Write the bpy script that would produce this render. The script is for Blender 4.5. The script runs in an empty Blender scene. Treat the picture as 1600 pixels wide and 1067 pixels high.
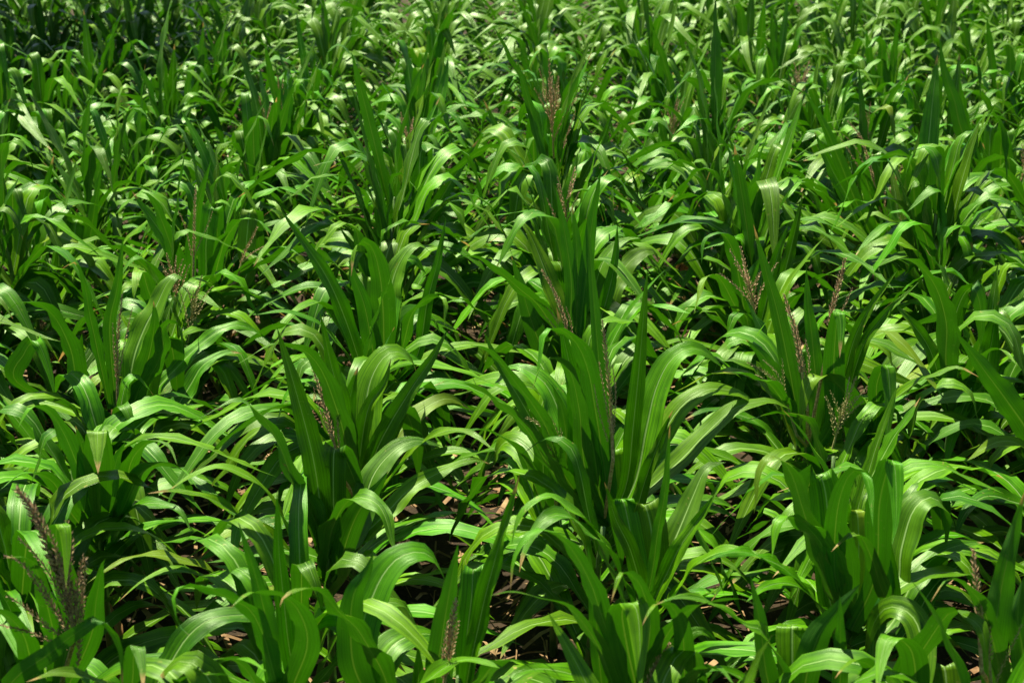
import bpy, math, random
import numpy as np
from mathutils import Vector, Matrix

random.seed(7)
rng = np.random.default_rng(7)
scene = bpy.context.scene
col = scene.collection
R = math.radians

# ------------------------------------------------------------------ camera, sky, sun, exposure
CAM_H, FPX, PITCH = 2.50, 2222.0, R(20.55)
cam_data = bpy.data.cameras.new('camera')
cam_data.sensor_width = 36.0
cam_data.lens = FPX / 1600.0 * 36.0
cam_data.shift_x = 7.0 / 1600.0
cam_data.clip_start, cam_data.clip_end = 0.05, 900.0
cam_data.dof.use_dof = True
cam_data.dof.focus_distance = 4.6
cam_data.dof.aperture_fstop = 5.0
cam = bpy.data.objects.new('camera', cam_data)
cam.location = (0.0, 0.0, CAM_H)
cam.rotation_euler = (R(90) - PITCH, 0.0, 0.0)
col.objects.link(cam)
scene.camera = cam

SUN_EL, SUN_AZ = R(67), R(-36)            # azimuth from +Y (away from the camera) towards +X
world = bpy.data.worlds.new('World')
scene.world = world
world.use_nodes = True
wn = world.node_tree
sky = wn.nodes.new('ShaderNodeTexSky')
sky.sky_type = 'NISHITA'
sky.sun_disc = False
sky.sun_elevation = SUN_EL
sky.sun_rotation = SUN_AZ
bg = wn.nodes['Background']
bg.inputs['Strength'].default_value = 0.05
wn.links.new(sky.outputs['Color'], bg.inputs['Color'])

sun_data = bpy.data.lights.new('sun', 'SUN')
sun_data.energy = 5.0
sun_data.angle = R(0.5)
sun_data.color = (1.0, 0.94, 0.80)
sun = bpy.data.objects.new('sun', sun_data)
d = Vector((math.cos(SUN_EL) * math.sin(SUN_AZ), math.cos(SUN_EL) * math.cos(SUN_AZ), math.sin(SUN_EL)))
sun.rotation_euler = d.to_track_quat('Z', 'Y').to_euler()
sun.location = d * 30
col.objects.link(sun)

scene.view_settings.view_transform = 'Standard'
scene.view_settings.look = 'None'
scene.view_settings.exposure = 0.95
scene.view_settings.gamma = 1.0
scene.view_settings.use_curve_mapping = False
scene.render.engine = 'CYCLES'
scene.cycles.max_bounces = 6
scene.cycles.diffuse_bounces = 3
scene.cycles.glossy_bounces = 2
scene.cycles.transmission_bounces = 4
scene.cycles.use_denoising = True


# ------------------------------------------------------------------ materials
def new_mat(name):
    m = bpy.data.materials.new(name)
    m.use_nodes = True
    nt = m.node_tree
    for n in list(nt.nodes):
        nt.nodes.remove(n)
    return m, nt, nt.nodes, nt.links


def mathn(nt, op, a, b=None, clamp=False):
    n = nt.nodes.new('ShaderNodeMath')
    n.operation = op
    n.use_clamp = clamp
    for i, v in enumerate((a, b)):
        if v is None:
            continue
        if isinstance(v, (int, float)):
            n.inputs[i].default_value = v
        else:
            nt.links.new(v, n.inputs[i])
    return n.outputs[0]


def mixc(nt, fac, a, b, mode='MIX'):
    n = nt.nodes.new('ShaderNodeMix')
    n.data_type = 'RGBA'
    n.blend_type = mode
    for k, v in ((0, fac), (6, a), (7, b)):
        if isinstance(v, (int, float)):
            n.inputs[k].default_value = v
        elif isinstance(v, tuple):
            n.inputs[k].default_value = (*v, 1.0)
        else:
            nt.links.new(v, n.inputs[k])
    return n.outputs[2]


def maprange(nt, v, a, b, c=0.0, d_=1.0, smooth=False):
    n = nt.nodes.new('ShaderNodeMapRange')
    if smooth:
        n.interpolation_type = 'SMOOTHSTEP'
    nt.links.new(v, n.inputs[0])
    for i, x in enumerate((a, b, c, d_)):
        n.inputs[i + 1].default_value = x
    return n.outputs[0]


def noise(nt, vec, scale, detail=3.0, rough=0.5):
    n = nt.nodes.new('ShaderNodeTexNoise')
    n.inputs['Scale'].default_value = scale
    n.inputs['Detail'].default_value = detail
    n.inputs['Roughness'].default_value = rough
    nt.links.new(vec, n.inputs['Vector'])
    return n


def leaf_material(name, dark, light, trans, under, age):
    m, nt, N, L = new_mat(name)
    out = N.new('ShaderNodeOutputMaterial')
    uv = N.new('ShaderNodeUVMap'); uv.uv_map = 'UVMap'
    sep = N.new('ShaderNodeSeparateXYZ'); L.new(uv.outputs[0], sep.inputs[0])
    u, v = sep.outputs[0], sep.outputs[1]
    oi = N.new('ShaderNodeObjectInfo')
    rnd = oi.outputs['Random']
    tc = N.new('ShaderNodeTexCoord')
    geo = N.new('ShaderNodeNewGeometry')
    # parallel veins: bands across u, stretched along v, shifted per leaf
    off = mathn(nt, 'MULTIPLY', rnd, 37.0)
    cmb = N.new('ShaderNodeCombineXYZ')
    L.new(mathn(nt, 'MULTIPLY', u, 34.0), cmb.inputs[0])
    L.new(mathn(nt, 'MULTIPLY', v, 1.6), cmb.inputs[1])
    L.new(off, cmb.inputs[2])
    vein = noise(nt, cmb.outputs[0], 1.0, 2.0, 0.6).outputs['Fac']
    cmb2 = N.new('ShaderNodeCombineXYZ')
    L.new(mathn(nt, 'MULTIPLY', u, 8.0), cmb2.inputs[0])
    L.new(mathn(nt, 'MULTIPLY', v, 1.2), cmb2.inputs[1])
    L.new(off, cmb2.inputs[2])
    band = noise(nt, cmb2.outputs[0], 1.0, 2.0, 0.5).outputs['Fac']
    blot = noise(nt, tc.outputs['Object'], 9.0, 3.0, 0.6).outputs['Fac']
    f = mathn(nt, 'ADD', mathn(nt, 'MULTIPLY', vein, 0.55), mathn(nt, 'MULTIPLY', band, 0.45))
    f = mathn(nt, 'ADD', maprange(nt, f, 0.33, 0.67), mathn(nt, 'MULTIPLY', mathn(nt, 'SUBTRACT', blot, 0.5), 0.8), clamp=True)
    base = mixc(nt, f, dark, light)
    # each leaf a little different
    hsv = N.new('ShaderNodeHueSaturation')
    L.new(base, hsv.inputs['Color'])
    L.new(maprange(nt, rnd, 0, 1, 0.470, 0.503), hsv.inputs['Hue'])
    r2 = mathn(nt, 'FRACT', mathn(nt, 'MULTIPLY', rnd, 17.31))
    L.new(maprange(nt, r2, 0, 1, 0.60, 1.25), hsv.inputs['Value'])
    base = hsv.outputs[0]
    # yellow-brown flecks where the blade was nibbled or rubbed
    fl = noise(nt, tc.outputs['Object'], 70.0, 2.0, 0.5).outputs['Fac']
    fl2 = noise(nt, tc.outputs['Object'], 6.0, 2.0, 0.5).outputs['Fac']
    fleck = mathn(nt, 'MULTIPLY', maprange(nt, fl, 0.66, 0.74), maprange(nt, fl2, 0.50, 0.66))
    base = mixc(nt, mathn(nt, 'MULTIPLY', fleck, 0.8), base, (0.30, 0.26, 0.07))
    # a few blades turning yellow
    r4 = mathn(nt, 'FRACT', mathn(nt, 'MULTIPLY', rnd, 53.9))
    base = mixc(nt, maprange(nt, r4, 0.95, 1.0, 0.0, 0.35), base, (0.26, 0.30, 0.02))
    # pale midrib, narrowing towards the tip
    du = mathn(nt, 'ABSOLUTE', mathn(nt, 'SUBTRACT', u, 0.5))
    ribw = maprange(nt, v, 0.0, 0.95, 0.050, 0.012)
    rib = mathn(nt, 'SUBTRACT', 1.0, mathn(nt, 'DIVIDE', du, ribw), clamp=True)
    rib = maprange(nt, rib, 0.0, 0.5)
    rib = mathn(nt, 'MULTIPLY', rib, maprange(nt, v, 0.82, 1.0, 0.8, 0.1))
    base = mixc(nt, mathn(nt, 'MULTIPLY', rib, maprange(nt, geo.outputs['Backfacing'], 0, 1, 1.0, 0.45)), base, (0.27, 0.42, 0.13))
    # dry tips and edges
    dry_n = mathn(nt, 'ADD', v, mathn(nt, 'MULTIPLY', mathn(nt, 'SUBTRACT', blot, 0.5), 0.10))
    r3 = mathn(nt, 'FRACT', mathn(nt, 'MULTIPLY', rnd, 91.7))
    thr = maprange(nt, r3, 0.0, 0.55, 0.93 - age, 1.01)
    dry = maprange(nt, mathn(nt, 'SUBTRACT', dry_n, thr), 0.0, 0.03)
    base = mixc(nt, dry, base, (0.30, 0.20, 0.07))
    # underside: duller and bluer
    baseu = mixc(nt, 0.55, base, under)
    colr = mixc(nt, geo.outputs['Backfacing'], base, baseu)
    bs = N.new('ShaderNodeBsdfPrincipled')
    L.new(colr, bs.inputs['Base Color'])
    L.new(mathn(nt, 'ADD', maprange(nt, blot, 0.3, 0.7, 0.31, 0.48), mathn(nt, 'MULTIPLY', geo.outputs['Backfacing'], 0.12)), bs.inputs['Roughness'])
    bs.inputs['Specular IOR Level'].default_value = 0.42
    bs.inputs['Specular Tint'].default_value = (0.76, 1.0, 0.54, 1.0)
    bmp = N.new('ShaderNodeBump')
    bmp.inputs['Strength'].default_value = 0.6
    bmp.inputs['Distance'].default_value = 0.002
    hsum = mathn(nt, 'ADD', vein, mathn(nt, 'MULTIPLY', rib, -0.6))
    hsum = mathn(nt, 'ADD', hsum, mathn(nt, 'MULTIPLY', blot, 1.2))
    L.new(hsum, bmp.inputs['Height'])
    L.new(bmp.outputs[0], bs.inputs['Normal'])
    tr = N.new('ShaderNodeBsdfTranslucent')
    tcol = mixc(nt, mathn(nt, 'MULTIPLY', f, 0.35), trans, tuple(min(1, c * 1.5) for c in trans))
    tcol = mixc(nt, rib, tcol, (0.045, 0.09, 0.004))
    tcol = mixc(nt, dry, tcol, (0.20, 0.12, 0.03))
    L.new(tcol, tr.inputs['Color'])
    add = N.new('ShaderNodeAddShader')
    L.new(bs.outputs[0], add.inputs[0]); L.new(tr.outputs[0], add.inputs[1])
    L.new(add.outputs[0], out.inputs['Surface'])
    return m


M_LEAF = leaf_material('maize_leaf_green', (0.006, 0.064, 0.001), (0.092, 0.320, 0.002), (0.011, 0.050, 0.0002), (0.006, 0.068, 0.022), 0.02)
M_DRY = leaf_material('dry_maize_leaf', (0.15, 0.085, 0.03), (0.32, 0.20, 0.08), (0.10, 0.06, 0.015), (0.30, 0.20, 0.10), 0.3)


def simple_mat(name, c1, c2, scale, rough, bump=0.3, trans=None):
    m, nt, N, L = new_mat(name)
    out = N.new('ShaderNodeOutputMaterial')
    tc = N.new('ShaderNodeTexCoord')
    nz = noise(nt, tc.outputs['Object'], scale, 4.0, 0.6)
    bs = N.new('ShaderNodeBsdfPrincipled')
    L.new(mixc(nt, maprange(nt, nz.outputs['Fac'], 0.35, 0.65), c1, c2), bs.inputs['Base Color'])
    bs.inputs['Roughness'].default_value = rough
    b = N.new('ShaderNodeBump'); b.inputs['Strength'].default_value = bump; b.inputs['Distance'].default_value = 0.004
    L.new(nz.outputs['Fac'], b.inputs['Height']); L.new(b.outputs[0], bs.inputs['Normal'])
    L.new(bs.outputs[0], out.inputs['Surface'])
    return m


M_STALK = simple_mat('maize_stalk_green', (0.05, 0.13, 0.02), (0.12, 0.20, 0.05), 30, 0.45)
M_TASSEL = simple_mat('purple_brown_tassel', (0.25, 0.13, 0.06), (0.62, 0.46, 0.24), 120, 0.7)
M_TASSEL_Y = simple_mat('straw_green_tassel', (0.20, 0.19, 0.04), (0.42, 0.38, 0.16), 120, 0.7)
M_TASSEL_D = simple_mat('dark_purple_tassel', (0.13, 0.065, 0.045), (0.48, 0.36, 0.16), 120, 0.7)
M_PED = simple_mat('tassel_stem_green', (0.08, 0.15, 0.03), (0.16, 0.22, 0.06), 60, 0.5)
M_STRAW = simple_mat('dry_straw', (0.18, 0.09, 0.03), (0.46, 0.31, 0.13), 14, 0.8)


def ground_material():
    m, nt, N, L = new_mat('field_soil')
    out = N.new('ShaderNodeOutputMaterial')
    tc = N.new('ShaderNodeTexCoord')
    a = noise(nt, tc.outputs['Object'], 3.0, 6.0, 0.65)
    b = noise(nt, tc.outputs['Object'], 45.0, 5.0, 0.7)
    c = mixc(nt, maprange(nt, a.outputs['Fac'], 0.35, 0.65), (0.020, 0.012, 0.003), (0.062, 0.037, 0.010))
    c = mixc(nt, maprange(nt, b.outputs['Fac'], 0.56, 0.70), c, (0.20, 0.12, 0.045))
    bs = N.new('ShaderNodeBsdfPrincipled'); bs.inputs['Roughness'].default_value = 0.95
    L.new(c, bs.inputs['Base Color'])
    bp = N.new('ShaderNodeBump'); bp.inputs['Strength'].default_value = 0.9; bp.inputs['Distance'].default_value = 0.03
    L.new(mathn(nt, 'ADD', a.outputs['Fac'], mathn(nt, 'MULTIPLY', b.outputs['Fac'], 0.5)), bp.inputs['Height'])
    L.new(bp.outputs[0], bs.inputs['Normal'])
    L.new(bs.outputs[0], out.inputs['Surface'])
    return m


M_SOIL = ground_material()


# ------------------------------------------------------------------ mesh helpers
def mesh_from(name, verts, faces, mat, uvs=None, smooth=True):
    me = bpy.data.meshes.new(name)
    me.from_pydata([tuple(map(float, q)) for q in verts], [], faces)
    if uvs is not None:
        lay = me.uv_layers.new(name='UVMap')
        idx = np.empty(len(me.loops), dtype=np.int32)
        me.loops.foreach_get('vertex_index', idx)
        lay.data.foreach_set('uv', np.asarray(uvs, dtype=np.float32)[idx].ravel())
    me.materials.append(mat)
    if smooth:
        me.polygons.foreach_set('use_smooth', [True] * len(me.polygons))
    me.update()
    return me


def obj(name, me, parent=None):
    o = bpy.data.objects.new(name, me)
    col.objects.link(o)
    if parent is not None:
        o.parent = parent
    return o


def empty(name, loc):
    o = bpy.data.objects.new(name, None)
    o.empty_display_size = 0.1
    o.location = loc
    col.objects.link(o)
    return o


def smoothstep(x):
    x = np.clip(x, 0, 1)
    return x * x * (3 - 2 * x)


def ribbon(P, S, width, nu, fold0=0.5, fold1=0.1, wave=0.006, rough_edge=0.0, tipw=0.0, base_w=0.62, peak=0.42, r=rng):
    """leaf blade along the points P (n,3) with side vectors S (n,3); returns verts, faces, uvs"""
    n = len(P)
    T = np.gradient(P, axis=0)
    T /= np.linalg.norm(T, axis=1)[:, None] + 1e-9
    S = S - (S * T).sum(1)[:, None] * T
    S /= np.linalg.norm(S, axis=1)[:, None] + 1e-9
    Nn = np.cross(S, T)
    seg = np.linalg.norm(np.diff(P, axis=0), axis=1)
    s = np.concatenate([[0], np.cumsum(seg)])
    ln = s[-1]
    s = s / ln
    w = np.where(s < peak, base_w + (1 - base_w) * smoothstep(s / peak), 1 - ((s - peak) / (1 - peak)) ** 1.6)
    w = np.maximum(w, tipw) * width * 0.5
    ph = r.uniform(0, 6.28, 4)
    fr = r.uniform(3.0, 6.5, 2) * ln / 0.7
    V, UV = [], []
    rip = wave * 0.35 * np.sin(s * ln * r.uniform(28, 50) + ph[2]) * smoothstep(s * 4)
    for j in range(nu + 1):
        q = j / nu * 2 - 1
        fold = fold0 + (fold1 - fold0) * smoothstep(s / (0.42 if fold1 < 0.04 else 0.7))
        a = abs(q)
        wv = wave * (a ** 1.7) * np.sin(s * fr[0 if q < 0 else 1] * 6.28 + ph[0 if q < 0 else 1]) * smoothstep(s * 5) * smoothstep((1 - s) * 4)
        edge = 1.0
        if a > 0.99 and rough_edge > 0:
            edge = 1 - rough_edge * np.abs(r.normal(0, 1, n))
        lat = w * q * np.cos(fold * 0.9) * edge
        # the two halves rise from the rib and flatten out towards the margins
        up = w * (a - 0.28 * a * a) * np.sin(fold * 0.9) + wv
        up = up + rip * (0.4 + 0.6 * a)
        V.append(P + S * lat[:, None] + Nn * up[:, None])
        UV.append(np.stack([np.full(n, j / nu), s], 1))
    V = np.stack(V, 1).reshape(-1, 3)
    UV = np.stack(UV, 1).reshape(-1, 2)
    F = []
    k = nu + 1
    for i in range(n - 1):
        for j in range(nu):
            F.append((i * k + j, i * k + j + 1, (i + 1) * k + j + 1, (i + 1) * k + j))
    return V, F, UV


def blade_curve(base, az, length, th0, th1, s0, sw, drift=0.0, twist=0.0, n=15):
    """centre line of a blade that leaves BASE towards azimuth AZ, TH0 from the vertical, and bends to TH1 around s0"""
    s = np.linspace(0, 1, n)
    th = th0 + (th1 - th0) * smoothstep((s - s0) / sw + 0.5)
    a = az + drift * s * s
    ds = length / (n - 1)
    D = np.stack([np.sin(th) * np.cos(a), np.sin(th) * np.sin(a), np.cos(th)], 1)
    P = np.zeros((n, 3))
    P[1:] = np.cumsum((D[1:] + D[:-1]) * 0.5 * ds, axis=0)
    P += np.array(base)
    S0 = np.stack([-np.sin(a), np.cos(a), np.zeros(n)], 1)
    Tn = D
    Nn = np.cross(S0, Tn)
    tw = twist * s
    S = S0 * np.cos(tw)[:, None] + Nn * np.sin(tw)[:, None]
    return P, -S          # -S so that the outward/upper face normal is S x T upwards


def tube(P, rad, sides=6, mat=M_STALK, name='stalk'):
    P = np.asarray(P, float)
    n = len(P)
    T = np.gradient(P, axis=0)
    T /= np.linalg.norm(T, axis=1)[:, None] + 1e-9
    ref = np.array([1.0, 0.1, 0.0])
    A = np.cross(T, ref); A /= np.linalg.norm(A, axis=1)[:, None] + 1e-9
    B = np.cross(T, A)
    V, F = [], []
    for i in range(n):
        for k in range(sides):
            a = k / sides * 2 * math.pi
            V.append(P[i] + (A[i] * math.cos(a) + B[i] * math.sin(a)) * rad[i])
    for i in range(n - 1):
        for k in range(sides):
            F.append((i * sides + k, i * sides + (k + 1) % sides, (i + 1) * sides + (k + 1) % sides, (i + 1) * sides + k))
    F.append(tuple(range(sides))[::-1])
    F.append(tuple((n - 1) * sides + k for k in range(sides)))
    return V, F


def spike_geo(P, rad, r, dens=1.0):
    """a tassel branch: thin rachis closely set with spikelets, rows of small pointed grains"""
    P = np.asarray(P, float)
    V, F = tube(P, np.full(len(P), rad * 0.28), 3)
    V = list(V)
    seg = np.linalg.norm(np.diff(P, axis=0), axis=1)
    s = np.concatenate([[0], np.cumsum(seg)])
    ln = s[-1]
    m = max(6, int(ln / 0.0075 * dens))
    T = np.gradient(P, axis=0)
    for i in range(m):
        f = (i + 0.5) / m * ln
        c = np.array([np.interp(f, s, P[:, k]) for k in range(3)])
        t = np.array([np.interp(f, s, T[:, k]) for k in range(3)]); t /= np.linalg.norm(t)
        ang = i * 2.4 + r.uniform(-.4, .4)
        ref = np.array([0.3, 1, 0.2]); A = np.cross(t, ref); A /= np.linalg.norm(A); B = np.cross(t, A)
        o = A * math.cos(ang) + B * math.sin(ang)
        taper = 1 - 0.55 * (f / ln) ** 3
        ax = t * 0.85 + o * 0.5; ax /= np.linalg.norm(ax)
        side = np.cross(ax, o); side /= np.linalg.norm(side)
        c0 = c + o * rad * 0.25
        l_ = rad * r.uniform(1.7, 2.6) * taper
        w_ = rad * 0.48 * taper
        k = len(V)
        V += [c0, c0 + ax * l_ * 0.45 + side * w_, c0 + ax * l_ * 0.45 + o * w_, c0 + ax * l_ * 0.45 - side * w_, c0 + ax * l_]
        F += [(k, k + 2, k + 1), (k, k + 3, k + 2), (k + 4, k + 1, k + 2), (k + 4, k + 2, k + 3), (k + 4, k + 3, k + 1), (k, k + 1, k + 3)]
    return V, F


def make_tassel(parent, base, length, nbr, spread, lean, mat, r, dens=1.0):
    """tassel part: the central spike on its stem, the side branches as sub-parts"""
    base = np.array(base, float)
    lean = np.array(lean, float)
    up = np.array([0, 0, 1.0]) + lean
    up /= np.linalg.norm(up)
    t = np.linspace(0, 1, 9)[:, None]
    bow = np.array([lean[0], lean[1], 0]) * length * 0.35
    P = base + up * length * t + bow * t * t
    V, F = spike_geo(P[3:], 0.0078, r, dens * 2.2)
    n0 = len(V)
    V2, F2 = tube(P[:4], [0.0045, 0.004, 0.0035, 0.003], 5)
    V = list(V) + list(V2)
    F = list(F) + [tuple(i + n0 for i in f) for f in F2]
    ta = obj('tassel', mesh_from('tassel', V, F, mat, smooth=False), parent)
    for b in range(nbr):
        f = 0.16 + 0.34 * b / max(1, nbr - 1)
        st = base + up * length * f + bow * f * f
        az = b * 2.4 + r.uniform(-.5, .5)
        L_ = length * r.uniform(0.42, 0.62) * (1.1 - 0.4 * b / max(1, nbr))
        th0 = spread * r.uniform(0.35, 0.8)
        th1 = th0 + spread * r.uniform(0.1, 0.9)
        n = 8
        th = np.linspace(th0, th1, n)
        D = np.stack([np.sin(th) * math.cos(az) + lean[0] * .6, np.sin(th) * math.sin(az) + lean[1] * .6, np.cos(th)], 1)
        Q = st + np.concatenate([[np.zeros(3)], np.cumsum(D[:-1] * L_ / (n - 1), axis=0)])
        V, F = spike_geo(Q, 0.0058, r, dens * 1.9)
        obj('branch', mesh_from('tassel_branch', V, F, mat, smooth=False), ta)
    return ta


# ------------------------------------------------------------------ plants that fill the rows
def rand_leaf_params(i, n, style, r):
    """height share, azimuth offset, length, width, th0, th1, s0, sw"""
    t = i / (n - 1)                      # 0 lowest, 1 topmost
    if t > 0.80:                         # whorl: upright blades
        ln = r.uniform(0.42, 0.66)
        w = r.uniform(0.058, 0.084)
        th0 = R(r.uniform(4, 20))
        if r.random() < 0.65:            # folded over near the middle
            th1 = R(r.uniform(100, 168)); s0 = r.uniform(0.55, 0.75); sw = r.uniform(0.18, 0.4)
        else:
            th1 = th0 + R(r.uniform(2, 28)); s0 = 0.6; sw = 0.8
    elif t > 0.30:
        ln = r.uniform(0.62, 0.88)
        w = r.uniform(0.060, 0.094)
        th0 = R(r.uniform(14, 38))
        th1 = R(r.uniform(112, 165)); s0 = r.uniform(0.38, 0.60); sw = r.uniform(0.28, 0.62)
    else:
        ln = r.uniform(0.55, 0.80)
        w = r.uniform(0.050, 0.078)
        th0 = R(r.uniform(30, 52))
        th1 = R(r.uniform(110, 155)); s0 = r.uniform(0.36, 0.56); sw = r.uniform(0.35, 0.75)
    return t, ln, w, th0, th1, s0, sw


def plant_leaves(H, n, r, nseg=15, nu=4, seglow=None):
    """list of blade geometries of one plant, local coordinates, stalk foot at the origin; leaves alternate along local X"""
    out = []
    for i in range(n):
        t, ln, w, th0, th1, s0, sw = rand_leaf_params(i, n, 0, r)
        z = H * (0.12 + 0.84 * t ** 0.85)
        az = (i % 2) * math.pi + r.normal(0, 0.42)
        base = (0.010 * math.cos(az), 0.010 * math.sin(az), z)
        P, S = blade_curve(base, az, ln, th0, th1, s0, sw, drift=r.normal(0, 0.35), twist=r.normal(0, 0.45), n=nseg)
        if P[:, 2].min() < 0.02:
            P[:, 2] = np.maximum(P[:, 2], 0.02 + 0.01 * np.arange(nseg) / nseg)
        V, F, UV = ribbon(P, S, w, nu, fold0=r.uniform(0.35, 0.75), fold1=0.02 if sw < 0.4 else r.uniform(0.05, 0.3), wave=r.uniform(0.003, 0.013),
                          rough_edge=0.03 if r.random() < 0.3 else 0.0, r=r)
        out.append((V, F, UV, t))
    return out


def stalk_mesh(H, r):
    m = 7
    z = np.linspace(-0.01, H * 0.99, m)
    P = np.stack([np.cumsum(r.normal(0, 0.002, m)), np.cumsum(r.normal(0, 0.002, m)), z], 1)
    P[:, :2] -= P[0, :2]
    V, F = tube(P, np.linspace(0.014, 0.007, m), 7)
    return mesh_from('stalk', V, F, M_STALK)


ARCH = []
for a in range(34):
    r = np.random.default_rng(100 + a)
    H = r.uniform(0.62, 0.78)
    n = int(r.integers(14, 18))
    lv = plant_leaves(H, n, r)
    ARCH.append(dict(H=H, leaves=[mesh_from('leaf', V, F, M_LEAF, UV) for V, F, UV, t in lv], stalk=stalk_mesh(H, r)))
TASSEL_PROTO = []
for a in range(6):
    r = np.random.default_rng(300 + a)
    holder = empty('tassel_source', (0, 0, 0))
    ta = make_tassel(holder, (0, 0, 0), r.uniform(0.30, 0.40), int(r.integers(4, 9)), r.uniform(0.25, 0.6), (r.uniform(-.2, .2), r.uniform(-.2, .2), 0),
                     M_TASSEL if a % 3 else M_TASSEL_Y, r, 0.8)
    TASSEL_PROTO.append((ta.data, [c.data for c in ta.children]))
    for c in list(ta.children):
        bpy.data.objects.remove(c)
    bpy.data.objects.remove(ta)
    bpy.data.objects.remove(holder)

DRY = []
for a in range(10):
    r = np.random.default_rng(800 + a)
    P, S = blade_curve((0.01, 0, 0.14), 0.0, r.uniform(0.35, 0.6), R(r.uniform(50, 80)), R(r.uniform(100, 150)), 0.3, 0.5, drift=r.normal(0, .8), twist=r.normal(0, 1.6), n=14)
    P[:, 2] = np.maximum(P[:, 2], 0.05 + 0.01 * r.random(14))
    V, F, UV = ribbon(P, S, r.uniform(0.03, 0.055), 4, fold0=0.9, fold1=1.1, wave=0.014, rough_edge=0.12, r=r)
    DRY.append(mesh_from('dry_leaf', V, F, M_DRY, UV))

GROUP = 'maize plants growing in rows across the field'
ORD = ['first', 'second', 'third', 'fourth', 'fifth', 'sixth', 'seventh', 'eighth', 'ninth', 'tenth', 'eleventh', 'twelfth', 'thirteenth',
       'fourteenth', 'fifteenth', 'sixteenth', 'seventeenth', 'eighteenth', 'nineteenth', 'twentieth', 'twenty-first', 'twenty-second',
       'twenty-third', 'twenty-fourth', 'twenty-fifth', 'twenty-sixth', 'twenty-seventh', 'twenty-eighth', 'twenty-ninth', 'thirtieth',
       'thirty-first', 'thirty-second', 'thirty-third', 'thirty-fourth', 'thirty-fifth', 'thirty-sixth', 'thirty-seventh', 'thirty-eighth',
       'thirty-ninth', 'fortieth', 'forty-first', 'forty-second', 'forty-third', 'forty-fourth', 'forty-fifth', 'forty-sixth', 'forty-seventh', 'forty-eighth']
ROW0, ROW_STEP = 0.25, 0.78


def row_phrase(k):
    if k == 0:
        return 'middle row'
    side = 'right' if k > 0 else 'left'
    return f'{ORD[abs(k) - 1]} row {side} of the middle row'


CP, SP = math.cos(PITCH), math.sin(PITCH)


def project(x, y, z):
    """world point -> photograph pixel (1600 wide) and depth along the view axis"""
    dz = z - CAM_H
    zc = y * CP - dz * SP
    yc = y * SP + dz * CP
    return 793 + FPX * x / zc, 533.5 - FPX * yc / zc, zc


def unproject(px, py, Y):
    """point on the pixel's sight line at distance Y ahead of the camera (world +Y)"""
    a = (px - 793) / FPX
    b = (533.5 - py) / FPX
    dirx, diry, dirz = a, CP + b * SP, -SP + b * CP
    k = Y / diry
    return np.array([dirx * k, Y, CAM_H + dirz * k])


HEROES = []          # (x, y) of plants built one by one further down; fillers keep clear of them
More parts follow.
